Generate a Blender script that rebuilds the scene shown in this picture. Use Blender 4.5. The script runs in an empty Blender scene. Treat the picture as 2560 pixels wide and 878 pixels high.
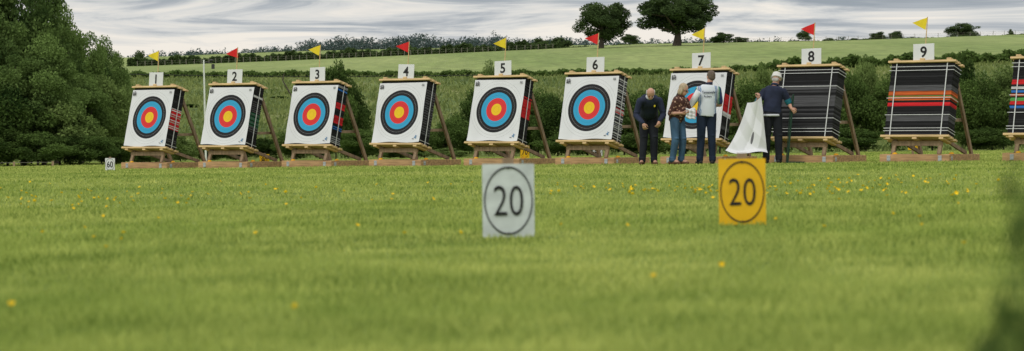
import bpy, math, random
import numpy as np
from mathutils import Vector, Matrix
rng=np.random.default_rng(7); random.seed(7)
S=bpy.context.scene; C=S.collection
S.view_settings.view_transform='Standard'; S.view_settings.look='None'; S.view_settings.exposure=0
F=6000.0; CH=0.365; K=0.0137

# ---------------------------------------------------------------- terrain
def lin(pts):
    xs=[p[0] for p in pts]; ys=[p[1] for p in pts]
    return lambda u: np.interp(u,xs,ys)
y200=lin([(-400,195),(340,191),(1190,190),(1700,183),(2560,152),(3000,140)])
y440=lin([(-400,176),(340,166),(760,150),(1380,122),(1600,110),(2100,102),(2560,86),(3000,80)])
y1300=lin([(-400,150),(340,144),(750,128),(1400,114),(2560,104),(3000,100)])
def zt(x,y):
    x=np.asarray(x,float); y=np.asarray(y,float)
    yy=np.maximum(y,1.0)
    u=np.clip(1280+F*x/yy,-400,3000)
    pl=K*np.clip(x,-45,45)
    h=lambda f,D: CH+(369-f(u))/F*D
    z100=pl; z200=h(y200,200); z440=h(y440,440); z1300=h(y1300,1300)
    z=np.where(y<104,pl,0.0)
    t=np.clip((y-104)/96,0,1); a=z100*(1-t)+z200*t
    z=np.where((y>=104)&(y<200),a,z)
    t=np.clip((y-200)/240,0,1); z=np.where((y>=200)&(y<440),z200*(1-t)+z440*t,z)
    zv=z440-8
    t=np.clip((y-440)/260,0,1); z=np.where((y>=440)&(y<700),z440*(1-t)+zv*t,z)
    t=np.clip((y-700)/600,0,1); z=np.where((y>=700)&(y<1300),zv*(1-t)+z1300*t,z)
    z=np.where(y>=1300,z1300-(y-1300)*0.01,z)
    return z
def zt1(x,y): return float(zt(np.array([x]),np.array([y]))[0])
def bx(u,D): return (u-1280)/F*D
def bz(v,D): return CH+(369-v)/F*D

# ---------------------------------------------------------------- mesh helpers
def fastmesh(name,V,Fc,tint=None):
    V=np.asarray(V,np.float32); Fc=np.asarray(Fc,np.int32)
    me=bpy.data.meshes.new(name); n=len(V); m,k=Fc.shape
    me.vertices.add(n); me.vertices.foreach_set('co',V.ravel())
    me.loops.add(m*k); me.loops.foreach_set('vertex_index',Fc.ravel())
    me.polygons.add(m); me.polygons.foreach_set('loop_start',np.arange(0,m*k,k,dtype=np.int32))
    me.update(calc_edges=True)
    if tint is not None:
        at=me.attributes.new('tint','FLOAT','FACE'); at.data.foreach_set('value',np.asarray(tint,np.float32))
    return me
def obj(name,me,parent=None,loc=(0,0,0),mat=None,smooth=False,**kw):
    o=bpy.data.objects.new(name,me); C.objects.link(o); o.location=loc
    if parent is not None: o.parent=parent
    if mat is not None and me is not None and len(me.materials)==0: me.materials.append(mat)
    if smooth:
        me.polygons.foreach_set('use_smooth',[True]*len(me.polygons))
    for k,v in kw.items(): o[k]=v
    return o
def empty(name,loc,**kw):
    o=bpy.data.objects.new(name,None); C.objects.link(o); o.location=loc; o.empty_display_size=.1
    for k,v in kw.items(): o[k]=v
    return o
class P:
    def __init__(s): s.V=[]; s.F=[]
    def add(s,V,Fc):
        b=len(s.V); s.V+= [tuple(v) for v in V]; s.F+=[tuple(i+b for i in f) for f in Fc]; return s
    def box(s,c,d,R=None,bev=0.0):
        hx,hy,hz=[q/2 for q in d]; c=Vector(c)
        V=[]
        for z in (-hz,hz):
            for x,y in ((-hx,-hy),(hx,-hy),(hx,hy),(-hx,hy)):
                v=Vector((x,y,z)); 
                if R is not None: v=R@v
                V.append(c+v)
        return s.add(V,[(3,2,1,0),(4,5,6,7),(0,1,5,4),(1,2,6,5),(2,3,7,6),(3,0,4,7)])
    def beam(s,p0,p1,w,d,side=Vector((1,0,0))):
        p0=Vector(p0);p1=Vector(p1); a=(p1-p0); L=a.length; a.normalize()
        sx=(side-a*side.dot(a)).normalized(); sy=a.cross(sx)
        R=Matrix((sx,sy,a)).transposed()
        return s.box((p0+p1)/2,(w,d,L),R)
    def cap(s,p0,r0,p1,r1,n=12):
        p0=Vector(p0);p1=Vector(p1); d=p1-p0
        d=d.normalized() if d.length>1e-6 else Vector((0,0,1))
        e=Vector((1,0,0)) if abs(d.x)<.8 else Vector((0,1,0))
        e1=d.cross(e).normalized(); e2=d.cross(e1)
        rings=[]
        for a in (-85,-55,-28,0): a=math.radians(a); rings.append((p0+d*r0*math.sin(a),r0*math.cos(a)))
        for a in (0,28,55,85): a=math.radians(a); rings.append((p1+d*r1*math.sin(a),r1*math.cos(a)))
        return s.rings([[c+(e1*math.cos(t)+e2*math.sin(t))*r for t in [2*math.pi*i/n for i in range(n)]] for c,r in rings])
    def rings(s,R):
        n=len(R[0]); V=[v for r in R for v in r]; Fc=[tuple(range(n-1,-1,-1)),tuple((len(R)-1)*n+i for i in range(n))]
        for k in range(len(R)-1):
            for i in range(n): 
                j=(i+1)%n; Fc.append((k*n+i,k*n+j,(k+1)*n+j,(k+1)*n+i))
        return s.add(V,Fc)
    def tube(s,p0,r0,p1,r1,n=8):
        p0=Vector(p0);p1=Vector(p1); d=(p1-p0).normalized()
        e=Vector((1,0,0)) if abs(d.x)<.8 else Vector((0,1,0))
        e1=d.cross(e).normalized(); e2=d.cross(e1)
        return s.rings([[c+(e1*math.cos(t)+e2*math.sin(t))*r for t in [2*math.pi*i/n for i in range(n)]] for c,r in ((p0,r0),(p1,r1))])
    def ell(s,c,rad,R=None,n=14):
        c=Vector(c); R3=R or Matrix.Identity(3); rr=[]
        for k in range(9):
            a=math.radians(-88+176*k/8); 
            rr.append([c+R3@Vector((rad[0]*math.cos(a)*math.cos(t),rad[1]*math.cos(a)*math.sin(t),rad[2]*math.sin(a))) for t in [2*math.pi*i/n for i in range(n)]])
        return s.rings(rr)
    def loft(s,secs,n=20):
        rr=[]
        for c,ax,ay,a,b in secs:
            c=Vector(c); rr.append([c+Vector(ax)*a*math.cos(t)+Vector(ay)*b*math.sin(t) for t in [2*math.pi*i/n for i in range(n)]])
        return s.rings(rr)
    def mesh(s,name):
        me=bpy.data.meshes.new(name); me.from_pydata(s.V,[],s.F); me.update(); return me
def remesh(prims,name,voxel,sm=2,fac=.5):
    me=prims.mesh(name); o=bpy.data.objects.new('tmp',me); C.objects.link(o)
    m=o.modifiers.new('r','REMESH'); m.mode='VOXEL'; m.voxel_size=voxel; m.use_smooth_shade=True
    if sm: q=o.modifiers.new('s','SMOOTH'); q.iterations=sm; q.factor=fac
    dg=bpy.context.evaluated_depsgraph_get(); dg.update()
    nm=bpy.data.meshes.new_from_object(o.evaluated_get(dg)); nm.name=name
    bpy.data.objects.remove(o); return nm
def bevel(o,w=.004,seg=2):
    m=o.modifiers.new('b','BEVEL'); m.width=w; m.segments=seg; m.limit_method='ANGLE'; return o

# ---------------------------------------------------------------- materials
def newmat(name):
    m=bpy.data.materials.new(name); m.use_nodes=True; nt=m.node_tree
    b=nt.nodes['Principled BSDF']; return m,nt,b
def N(nt,t,**kw):
    n=nt.nodes.new(t)
    for k,v in kw.items(): setattr(n,k,v)
    return n
def ramp(nt,stops,interp='LINEAR'):
    r=nt.nodes.new('ShaderNodeValToRGB'); cr=r.color_ramp; cr.interpolation=interp
    while len(cr.elements)>1: cr.elements.remove(cr.elements[-1])
    for i,(p,c) in enumerate(stops):
        e=cr.elements[0] if i==0 else cr.elements.new(p)
        e.position=p; e.color=(*c[:3],1)
    return r
def c3(c,f): return tuple(min(1,x*f) for x in c)
def mat(name,col,rough=.6,var=.2,scale=(8,8,8),bump=0.0,spec=.3,metal=0):
    m,nt,b=newmat(name)
    tc=N(nt,'ShaderNodeTexCoord'); mp=N(nt,'ShaderNodeMapping'); mp.inputs['Scale'].default_value=scale
    nz=N(nt,'ShaderNodeTexNoise'); nz.inputs['Scale'].default_value=1; nz.inputs['Detail'].default_value=5
    nt.links.new(tc.outputs['Object'],mp.inputs[0]); nt.links.new(mp.outputs[0],nz.inputs['Vector'])
    r=ramp(nt,[(.3,c3(col,1-var)),(.7,c3(col,1+var))]); nt.links.new(nz.outputs[0],r.inputs[0])
    nt.links.new(r.outputs[0],b.inputs['Base Color']); b.inputs['Roughness'].default_value=rough
    b.inputs['Specular IOR Level'].default_value=spec; b.inputs['Metallic'].default_value=metal
    if bump:
        bp=N(nt,'ShaderNodeBump'); bp.inputs['Strength'].default_value=bump; bp.inputs['Distance'].default_value=.01
        nt.links.new(nz.outputs[0],bp.inputs['Height']); nt.links.new(bp.outputs[0],b.inputs['Normal'])
    return m
pine=mat('pine_wood',(.62,.44,.22),.7,.22,(3,3,30),.2)
beamw=mat('sleeper_wood',(.46,.28,.14),.8,.35,(3,14,30),.3)
oldw=mat('weathered_wood',(.27,.19,.12),.85,.35,(18,18,3),.3)
steel=mat('galvanised_steel',(.5,.52,.54),.4,.1,(20,20,20),0,.5,.4)
whiteb=mat('white_board',(.72,.73,.73),.5,.05,(6,6,6))
black=mat('black_ink',(.015,.015,.015),.5,.1)
yellowp=mat('yellow_plastic',(.75,.38,.01),.5,.12)
strapm=mat('white_strap',(.60,.61,.60),.7,.1,(30,30,30))
flagY=mat('yellow_flag',(.80,.62,.03),.7,.1); flagR=mat('red_flag',(.68,.02,.02),.7,.1)
bluem=mat('blue_ink',(.02,.16,.35),.5,.1)

def foliage(name,dark,light,nscale=.8,trans=.25,orand=.3,patch=None,tw=.55):
    m=bpy.data.materials.new(name); m.use_nodes=True; nt=m.node_tree; nt.nodes.clear()
    out=N(nt,'ShaderNodeOutputMaterial'); tc=N(nt,'ShaderNodeNewGeometry')
    nz=N(nt,'ShaderNodeTexNoise'); nz.inputs['Scale'].default_value=nscale; nz.inputs['Detail'].default_value=3
    nt.links.new(tc.outputs['Position'],nz.inputs['Vector'])
    at=N(nt,'ShaderNodeAttribute'); at.attribute_name='tint'
    oi=N(nt,'ShaderNodeObjectInfo')
    a=N(nt,'ShaderNodeMath',operation='MULTIPLY_ADD'); nt.links.new(at.outputs['Fac'],a.inputs[0]); a.inputs[1].default_value=tw
    nt.links.new(nz.outputs[0],a.inputs[2])
    b=N(nt,'ShaderNodeMath',operation='MULTIPLY_ADD')
    if orand: nt.links.new(oi.outputs['Random'],b.inputs[0])
    else: b.inputs[0].default_value=.5
    b.inputs[1].default_value=orand or .3; nt.links.new(a.outputs[0],b.inputs[2])
    r=ramp(nt,[(.45,dark),(1.0,light)]); nt.links.new(b.outputs[0],r.inputs[0]); colr=r.outputs[0]
    if patch:
        for (ps,pv,lo,hi) in patch:
            mp=N(nt,'ShaderNodeMapping'); mp.inputs['Scale'].default_value=pv; nt.links.new(tc.outputs['Position'],mp.inputs[0])
            n2=N(nt,'ShaderNodeTexNoise'); n2.inputs['Scale'].default_value=ps; n2.inputs['Detail'].default_value=4; nt.links.new(mp.outputs[0],n2.inputs['Vector'])
            r2=ramp(nt,[(.34,lo),(.66,hi)]); nt.links.new(n2.outputs[0],r2.inputs[0])
            mx=N(nt,'ShaderNodeMix',data_type='RGBA',blend_type='MULTIPLY'); mx.inputs[0].default_value=1; nt.links.new(colr,mx.inputs[6]); nt.links.new(r2.outputs[0],mx.inputs[7]); colr=mx.outputs[2]
    d=N(nt,'ShaderNodeBsdfDiffuse'); t=N(nt,'ShaderNodeBsdfTranslucent'); mx=N(nt,'ShaderNodeMixShader'); mx.inputs[0].default_value=trans
    nt.links.new(colr,d.inputs[0]); nt.links.new(colr,t.inputs[0])
    nt.links.new(d.outputs[0],mx.inputs[1]); nt.links.new(t.outputs[0],mx.inputs[2]); nt.links.new(mx.outputs[0],out.inputs[0])
    return m
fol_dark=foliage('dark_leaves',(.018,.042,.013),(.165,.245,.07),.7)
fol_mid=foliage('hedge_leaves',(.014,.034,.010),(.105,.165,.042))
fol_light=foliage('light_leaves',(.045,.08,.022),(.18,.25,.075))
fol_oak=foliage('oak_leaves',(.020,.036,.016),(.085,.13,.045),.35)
fol_far=foliage('haze_tinted_leaves',(.045,.068,.075),(.095,.13,.125),.06,.1)  # bluish distance haze is painted into the far wood's leaf colour
lawnpatch=[(.28,(1,.7,1),(.72,.80,.70),(1.14,1.08,1.2)),(2.2,(1,1,1),(.70,.77,.70),(1.22,1.16,1.25))]
grassm=foliage('grass_blades',(.115,.195,.026),(.50,.57,.145),.9,.42,0,lawnpatch,.6)
roughm=foliage('rough_grass_blades',(.065,.11,.03),(.25,.30,.10),.12,.35)
barkm=mat('bark',(.08,.065,.05),.9,.3,(10,10,3),.4)

# ---------------------------------------------------------------- ground
ys=np.unique(np.concatenate([np.linspace(-30,104,90),np.linspace(104,200,60),np.linspace(200,445,80),np.linspace(445,1300,40),np.linspace(1300,6000,12)]))
us=np.linspace(-1,1,161)
V=[];col=[]
for y in ys:
    half=60+abs(y)*0.9
    xs=us*half; z=zt(xs,np.full_like(xs,y)); V.append(np.stack([xs,np.full_like(xs,y),z],1))
V=np.concatenate(V); nx=len(us); ny=len(ys)
i=np.arange(ny-1)[:,None]*nx+np.arange(nx-1)[None,:]; i=i.ravel()
me=fastmesh('ground',V,np.stack([i,i+1,i+1+nx,i+nx],1))
rough=np.clip((V[:,1]-102)/6,0,1)*(1-np.clip((V[:,1]-196)/4,0,1)); past=np.clip((V[:,1]-196)/4,0,1)
ca=me.color_attributes.new('zone','FLOAT_COLOR','POINT'); ca.data.foreach_set('color',np.stack([rough,past,rough*0,rough*0+1],1).astype(np.float32).ravel())
m,nt,b=newmat('grass_ground'); b.inputs['Roughness'].default_value=.9; b.inputs['Specular IOR Level'].default_value=.1
geo=N(nt,'ShaderNodeNewGeometry')
def noise(scale,vscale=(1,1,1),det=6,ro=.6):
    mp=N(nt,'ShaderNodeMapping'); mp.inputs['Scale'].default_value=vscale; nt.links.new(geo.outputs['Position'],mp.inputs[0])
    n=N(nt,'ShaderNodeTexNoise'); n.inputs['Scale'].default_value=scale; n.inputs['Detail'].default_value=det; n.inputs['Roughness'].default_value=ro
    nt.links.new(mp.outputs[0],n.inputs['Vector']); return n
def mixc(f,a,b2,blend='MIX'):
    mx=N(nt,'ShaderNodeMix',data_type='RGBA',blend_type=blend)
    for inp,v in ((0,f),(6,a),(7,b2)):
        if isinstance(v,(tuple,float,int)): mx.inputs[inp].default_value=v if not isinstance(v,tuple) else (*v,1)
        else: nt.links.new(v,mx.inputs[inp])
    return mx.outputs[2]
n1=noise(.45,(1,.5,1)); r1=ramp(nt,[(.3,(.13,.19,.035)),(.5,(.20,.27,.05)),(.72,(.31,.35,.095))]); nt.links.new(n1.outputs[0],r1.inputs[0])
n2=noise(25,(1,1,1)); r2=ramp(nt,[(.3,(.55,.55,.55)),(.7,(1.3,1.3,1.2))]); nt.links.new(n2.outputs[0],r2.inputs[0])
lawn=mixc(1.0,r1.outputs[0],r2.outputs[0],'MULTIPLY')
n3=noise(.12,(1,.6,1)); r3=ramp(nt,[(.32,(.055,.09,.025)),(.5,(.12,.165,.05)),(.68,(.22,.23,.09))]); nt.links.new(n3.outputs[0],r3.inputs[0])
n4=noise(2.2,(1,.4,1)); r4=ramp(nt,[(.3,(.5,.5,.5)),(.7,(1.4,1.4,1.3))]); nt.links.new(n4.outputs[0],r4.inputs[0])
bank=mixc(1.0,r3.outputs[0],r4.outputs[0],'MULTIPLY')
n5=noise(.05,(1,.15,1)); r5=ramp(nt,[(.3,(.17,.235,.07)),(.7,(.29,.34,.125))]); nt.links.new(n5.outputs[0],r5.inputs[0])
n6=noise(.8,(1,.12,1)); r6=ramp(nt,[(.3,(.75,.75,.75)),(.7,(1.2,1.2,1.15))]); nt.links.new(n6.outputs[0],r6.inputs[0])
pastc=mixc(1.0,r5.outputs[0],r6.outputs[0],'MULTIPLY')
at=N(nt,'ShaderNodeAttribute'); at.attribute_name='zone'; sp=N(nt,'ShaderNodeSeparateColor'); nt.links.new(at.outputs['Color'],sp.inputs[0])
c=mixc(sp.outputs[0],lawn,bank); c=mixc(sp.outputs[1],c,pastc); nt.links.new(c,b.inputs['Base Color'])
bp=N(nt,'ShaderNodeBump'); bp.inputs['Strength'].default_value=.6; bp.inputs['Distance'].default_value=.03; nt.links.new(n2.outputs[0],bp.inputs['Height']); nt.links.new(bp.outputs[0],b.inputs['Normal'])
obj('ground',me,mat=m,smooth=True,kind='structure',label='mown grass field rising to rough bank and pasture hill',category='ground')

# grass blades
def blades(name,n,D,lo,hi,wf,mat_,label,wid=.25):
    x=(rng.random(n)*2-1)*(D*wid+.6); z=zt(x,D)
    h=lo+(hi-lo)*rng.random(n)**1.6; patch=np.sin(x*1.7+np.sin(D*.9)*2)*np.sin(D*.55+x*.3)
    h*=1+.3*patch
    w=wf(D); th=rng.random(n)*math.pi; lx=(rng.random(n)-.5)*h*1.6; ly=(rng.random(n)-.5)*h*1.6
    dx=np.cos(th)*w/2; dy=np.sin(th)*w/2
    b0=np.stack([x-dx,D-dy,z-.005],1); b1=np.stack([x+dx,D+dy,z-.005],1)
    m0=np.stack([x+dx*.8+lx*.35,D+dy*.8+ly*.35,z+h*.6],1); m1=np.stack([x-dx*.8+lx*.35,D-dy*.8+ly*.35,z+h*.6],1)
    t=np.stack([x+lx,D+ly,z+h],1)
    V=np.stack([b0,b1,m0,m1,t],1).reshape(-1,3); k=np.arange(n)*5
    Fa=np.stack([k,k+1,k+2,k+3],1)
    tri=np.stack([k+3,k+2,k+4],1)
    me=bpy.data.meshes.new(name); me.vertices.add(len(V)); me.vertices.foreach_set('co',V.astype(np.float32).ravel())
    li=np.concatenate([Fa.ravel(),tri.ravel()]).astype(np.int32); me.loops.add(len(li)); me.loops.foreach_set('vertex_index',li)
    ls=np.concatenate([np.arange(n)*4,4*n+np.arange(n)*3]).astype(np.int32); me.polygons.add(2*n); me.polygons.foreach_set('loop_start',ls)
    me.update(calc_edges=True)
    tt=rng.random(n); at=me.attributes.new('tint','FLOAT','FACE'); at.data.foreach_set('value',np.concatenate([tt,tt]).astype(np.float32))
    return obj(name,me,mat=mat_,kind='stuff',label=label,category='grass')
n=240000; D=3.0*(16/3.0)**rng.random(n)
blades('short_grass',n,D,.008,.034,lambda D:.0028*np.maximum(1,D/6),grassm,'short mown lawn grass with paler dry patches')
n=250000; D=15+75*rng.random(n)
blades('short_grass',n,D,.008,.036,lambda D:.0030*D/6,grassm,'short mown lawn grass of the field')
n=45000; D=103+97*rng.random(n)
blades('rough_grass',n,D,.1,.42,lambda D:.12+0*D,roughm,'long rough grass tussocks on the bank',.235)

# ---------------------------------------------------------------- foliage builders
def leafquads(pts,size,nrm=None):
    n=len(pts); a=rng.normal(size=(n,3)); a/=np.linalg.norm(a,axis=1)[:,None]; b=rng.normal(size=(n,3)); b=np.cross(a,b); b/=np.linalg.norm(b,axis=1)[:,None]
    s=size*(.6+.8*rng.random(n))[:,None]
    V=np.stack([pts-a*s*.7,pts-b*s*.42+a*s*.05,pts+a*s*.7,pts+b*s*.42-a*s*.05],1).reshape(-1,3)
    return V,np.arange(n*4).reshape(-1,4)
def cloud(clumps,n,size):
    cl=np.asarray(clumps,float); w=cl[:,3]**2; idx=rng.choice(len(cl),n,p=w/w.sum())
    d=rng.normal(size=(n,3)); d/=np.linalg.norm(d,axis=1)[:,None]
    r=cl[idx,3]*(.35+.75*rng.random(n)**.6)
    p=cl[idx,:3]+d*r[:,None]*np.array([1,1,.8])
    V,Fq=leafquads(p,size); ct=rng.random(len(cl))
    return V,Fq,np.clip(.65*ct[idx]+.35*rng.random(n),0,1)
def tree_meshes(name,H,W,trunkh,nclump,nleaf,size,seed,rc=.2,full=False,tr=.28):
    global rng
    old=rng; rng=np.random.default_rng(seed)
    cz=trunkh+(H-trunkh)*.5; hz=(H-trunkh)*.5
    cl=[]
    for i in range(nclump):
        d=rng.normal(size=3); d/=np.linalg.norm(d); rr=rng.random()**.45
        zz=d[2]*rr
        wx=W/2*(1-.25*max(0,zz)) 
        r=W*rc*(.55+.7*rng.random())
        cl.append((d[0]*rr*(wx-r*.5),d[1]*rr*(wx-r*.5),cz+zz*(hz-r*.5),r))
    V,Fq,t=cloud(cl,nleaf,size); V[:,2]=np.maximum(V[:,2],.02)
    crown=fastmesh(name+'_crown',V,Fq,t)
    p=P(); top=trunkh+(H-trunkh)*.55; pts=[Vector((0,0,-.2)),Vector((.02*H*(rng.random()-.5),.02*H*(rng.random()-.5),trunkh*.9)),Vector((.04*H*(rng.random()-.5),0,top))]
    p.tube(pts[0],tr*1.25,pts[1],tr*.85,10); p.tube(pts[1],tr*.85,pts[2],tr*.3,10)
    for i in range(min(12,nclump)):
        c=Vector(cl[i][:3]); a=pts[1].lerp(pts[2],.1+.7*rng.random()); mid=a.lerp(c,.5)+Vector((0,0,-.03*H))
        p.tube(a,tr*.4,mid,tr*.25,6); p.tube(mid,tr*.25,c,tr*.08,6)
    rng=old
    return crown,p.mesh(name+'_trunk')
def add_tree(meshes,x,y,sx,sz,rot,cm,label,cat='tree',name='tree',group=None,dz=0):
    e=empty(name,(x,y,zt1(x,y)+dz),label=label,category=cat)
    if group: e['group']=group
    e.scale=(sx,sx,sz); e.rotation_euler=(0,0,rot)
    for nm,me,mm in (('crown',meshes[0],cm),('trunk',meshes[1],barkm)):
        o=bpy.data.objects.new(nm,me); C.objects.link(o); o.parent=e
        if not me.materials: me.materials.append(mm)
    return e
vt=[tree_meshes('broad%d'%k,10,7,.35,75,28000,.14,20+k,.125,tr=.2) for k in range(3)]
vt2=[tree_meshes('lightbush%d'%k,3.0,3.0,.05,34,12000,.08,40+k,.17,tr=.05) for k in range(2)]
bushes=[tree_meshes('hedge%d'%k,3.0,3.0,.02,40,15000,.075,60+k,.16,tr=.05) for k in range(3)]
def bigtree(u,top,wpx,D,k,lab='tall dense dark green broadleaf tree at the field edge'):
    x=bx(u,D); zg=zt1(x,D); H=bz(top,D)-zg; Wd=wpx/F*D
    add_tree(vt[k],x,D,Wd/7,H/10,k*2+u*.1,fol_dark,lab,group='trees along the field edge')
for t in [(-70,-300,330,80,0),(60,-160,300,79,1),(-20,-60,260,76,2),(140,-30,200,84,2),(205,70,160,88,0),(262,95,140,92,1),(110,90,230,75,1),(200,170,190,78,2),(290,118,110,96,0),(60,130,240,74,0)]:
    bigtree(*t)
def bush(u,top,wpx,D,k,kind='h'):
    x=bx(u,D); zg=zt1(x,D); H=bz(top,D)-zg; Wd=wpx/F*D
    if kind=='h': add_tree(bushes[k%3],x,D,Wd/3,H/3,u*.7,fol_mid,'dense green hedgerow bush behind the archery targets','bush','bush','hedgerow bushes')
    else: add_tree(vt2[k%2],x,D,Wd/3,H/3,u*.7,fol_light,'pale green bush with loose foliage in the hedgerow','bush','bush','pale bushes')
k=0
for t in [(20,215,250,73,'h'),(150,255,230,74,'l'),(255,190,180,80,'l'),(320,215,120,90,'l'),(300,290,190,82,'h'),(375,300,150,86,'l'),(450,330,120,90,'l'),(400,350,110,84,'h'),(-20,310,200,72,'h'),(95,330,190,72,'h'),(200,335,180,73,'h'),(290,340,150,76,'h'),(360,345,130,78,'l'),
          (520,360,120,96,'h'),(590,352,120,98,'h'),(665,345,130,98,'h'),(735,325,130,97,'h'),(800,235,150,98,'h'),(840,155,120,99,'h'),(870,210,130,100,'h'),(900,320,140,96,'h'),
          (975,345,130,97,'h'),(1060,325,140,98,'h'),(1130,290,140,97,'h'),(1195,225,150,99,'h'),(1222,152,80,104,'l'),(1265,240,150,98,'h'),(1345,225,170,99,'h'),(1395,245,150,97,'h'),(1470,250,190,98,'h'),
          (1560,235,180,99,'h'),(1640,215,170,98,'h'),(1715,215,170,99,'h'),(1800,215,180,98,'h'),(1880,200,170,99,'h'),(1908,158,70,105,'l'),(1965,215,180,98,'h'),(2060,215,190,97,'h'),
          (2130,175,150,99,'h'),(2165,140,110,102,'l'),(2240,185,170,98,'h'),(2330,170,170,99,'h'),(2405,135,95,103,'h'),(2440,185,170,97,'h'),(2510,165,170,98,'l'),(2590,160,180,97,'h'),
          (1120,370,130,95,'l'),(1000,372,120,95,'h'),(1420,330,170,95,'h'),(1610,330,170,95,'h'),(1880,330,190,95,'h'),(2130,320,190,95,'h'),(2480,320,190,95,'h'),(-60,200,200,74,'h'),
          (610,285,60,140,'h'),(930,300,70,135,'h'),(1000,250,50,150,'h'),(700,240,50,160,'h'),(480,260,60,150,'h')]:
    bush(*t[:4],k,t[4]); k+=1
oak=[tree_meshes('oakA',12,13,2.2,70,22000,.30,5,.105,tr=.55),tree_meshes('oakB',12,13,1.6,60,20000,.30,9,.12,tr=.5),tree_meshes('oakC',12,13,.6,40,9000,.40,11,.14,tr=.4)]
def hilltree(u,base,top,wpx,D,k,lab):
    x=bx(u,D); zg=zt1(x,D); z0=bz(base,D); H=bz(top,D)-min(z0,zg)
    add_tree(oak[k],x,D,wpx/F*D/13,H/12,u*.3,fol_oak,lab,dz=min(0,z0-zg))
hilltree(1503,104,-2,164,400,1,'round dark oak tree standing on the hill crest')
hilltree(1692,110,-28,240,400,0,'wide spreading oak with bare trunk on hill crest')
for t in [(1808,80,60,430),(1575,84,50,430),(1850,92,50,440),(1790,92,50,435),(2012,74,42,440),(2195,78,50,450),(2240,76,48,450),(2410,55,92,450),(2525,72,16,450),(2075,94,40,450),(348,122,60,520),(1350,95,60,450),(1395,92,70,450),(2140,94,50,460),(2175,92,50,460)]:
    hilltree(t[0],float(y440(t[0]))+2,t[1],t[2],t[3],2,'small dark rounded tree on the hill skyline')
def hedge(name,upts,D,hpx,n,size,mm,label,depth=1.2):
    u0,u1=upts; u=u0+(u1-u0)*rng.random(n); y=D+(rng.random(n)-.5)*depth
    hh=hpx/F*D*(1+.25*np.sin(u*.045)+.18*np.sin(u*.13+1)+.12*np.sin(u*.37))
    x=(u-1280)/F*D; z=zt(x,y)+hh*rng.random(n)**.8
    V,Fq=leafquads(np.stack([x,y,z],1),size); me=fastmesh(name,V,Fq,rng.random(n))
    return obj(name,me,mat=mm,label=label,category='hedge')
hedge('hedge',(320,1400),441,17,30000,.38,fol_oak,'long clipped dark hedge along the hill crest',2)
hedge('hedge',(1400,2600),446,5,12000,.35,fol_oak,'low dark hedge along the hill crest',2)
hedge('hedge',(330,1960),198,11,30000,.22,fol_mid,'field hedge between rough bank and pasture',2)
hedge('hedge',(1900,2700),198,22,18000,.24,fol_mid,'taller field hedge below the pasture',2)
wt=lin([(330,140),(430,130),(600,122),(745,120),(760,104),(870,98),(1000,92),(1060,86),(1110,96),(1200,94),(1300,98),(1400,98),(1440,94),(1520,100),(1700,100),(1900,102),(2100,100),(2300,104)])
cl=[]
for u in np.arange(330,2300,3.5):
    D=1300+rng.random()*60; top=wt(u)+rng.normal()*2+3*math.sin(u*.035)+2*math.sin(u*.013+1)+1.5*math.sin(u*.11); x=bx(u,D); zt_=bz(top,D); r=1.6+2.6*rng.random()
    for q in range(5): cl.append((x+rng.normal()*2.4,D,zt_-r-q*2.0+rng.normal()*.8,r))
for u,top,r in ((868,84,1.3),(1242,74,2.0),(1052,78,3.2),(1030,84,2.5)):
    D=1290
    for q in range(5): cl.append((bx(u,D)+rng.normal()*.4,D,bz(top,D)-r-q*r*1.1,r))
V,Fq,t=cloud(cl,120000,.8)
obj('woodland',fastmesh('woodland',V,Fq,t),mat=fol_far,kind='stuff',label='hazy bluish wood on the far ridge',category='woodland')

# fences on the hill
def fence(name,u0,u1,n,Df,h,label,wd=.1):
    x0=bx(u0,Df(u0)); e=empty(name,(x0,Df(u0),zt1(x0,Df(u0))),label=label,category='fence')
    p=P().box((0,0,h/2-.1),(wd,wd,h+.2)); pm=p.mesh(name+'_post'); pm.materials.append(fencem)
    tops=[]
    for i in range(n):
        u=u0+(u1-u0)*(i+random.uniform(-.15,.15))/(n-1); D=Df(u); x=bx(u,D); z=zt1(x,D)
        o=bpy.data.objects.new('post',pm); C.objects.link(o); o.parent=e; o.location=Vector((x,D,z))-e.location; o.rotation_euler=(0,random.uniform(-.05,.05),0)
        tops.append(Vector((x,D,z+h*.85))-e.location)
    w=P()
    for a,b2 in zip(tops,tops[1:]):
        w.tube(a,.012,b2,.012,4); w.tube(a-Vector((0,0,h*.4)),.012,b2-Vector((0,0,h*.4)),.012,4)
    obj('wire',w.mesh(name+'_wire'),parent=e,mat=fencem)
fencem=mat('fence_timber',(.20,.19,.15),.9,.2)
fence('fence',345,1380,60,lambda u:434,.95,'post and wire fence below the hill hedge')
fence('fence',1790,2700,34,lambda u:438,.8,'post and wire fence along the hill crest',.07)

# ---------------------------------------------------------------- text
def textmesh(s,w,h,bold=.0,dep=.0012):
    cu=bpy.data.curves.new('t','FONT'); cu.body=s; cu.size=1; cu.extrude=0; cu.offset=bold; cu.resolution_u=4
    o=bpy.data.objects.new('t',cu); C.objects.link(o); dg=bpy.context.evaluated_depsgraph_get(); dg.update()
    me=bpy.data.meshes.new_from_object(o.evaluated_get(dg)); bpy.data.objects.remove(o)
    co=np.zeros(len(me.vertices)*3,np.float32); me.vertices.foreach_get('co',co); co=co.reshape(-1,3)
    mn=co.min(0); mx=co.max(0); c=(mn+mx)/2
    sx=w/(mx[0]-mn[0]) if w else h/(mx[1]-mn[1]); sy=h/(mx[1]-mn[1])
    out=np.stack([(co[:,0]-c[0])*sx,np.zeros(len(co)),(co[:,1]-c[1])*sy],1).astype(np.float32)
    me.vertices.foreach_set('co',out.ravel()); me.update(); me.materials.clear(); return me

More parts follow.
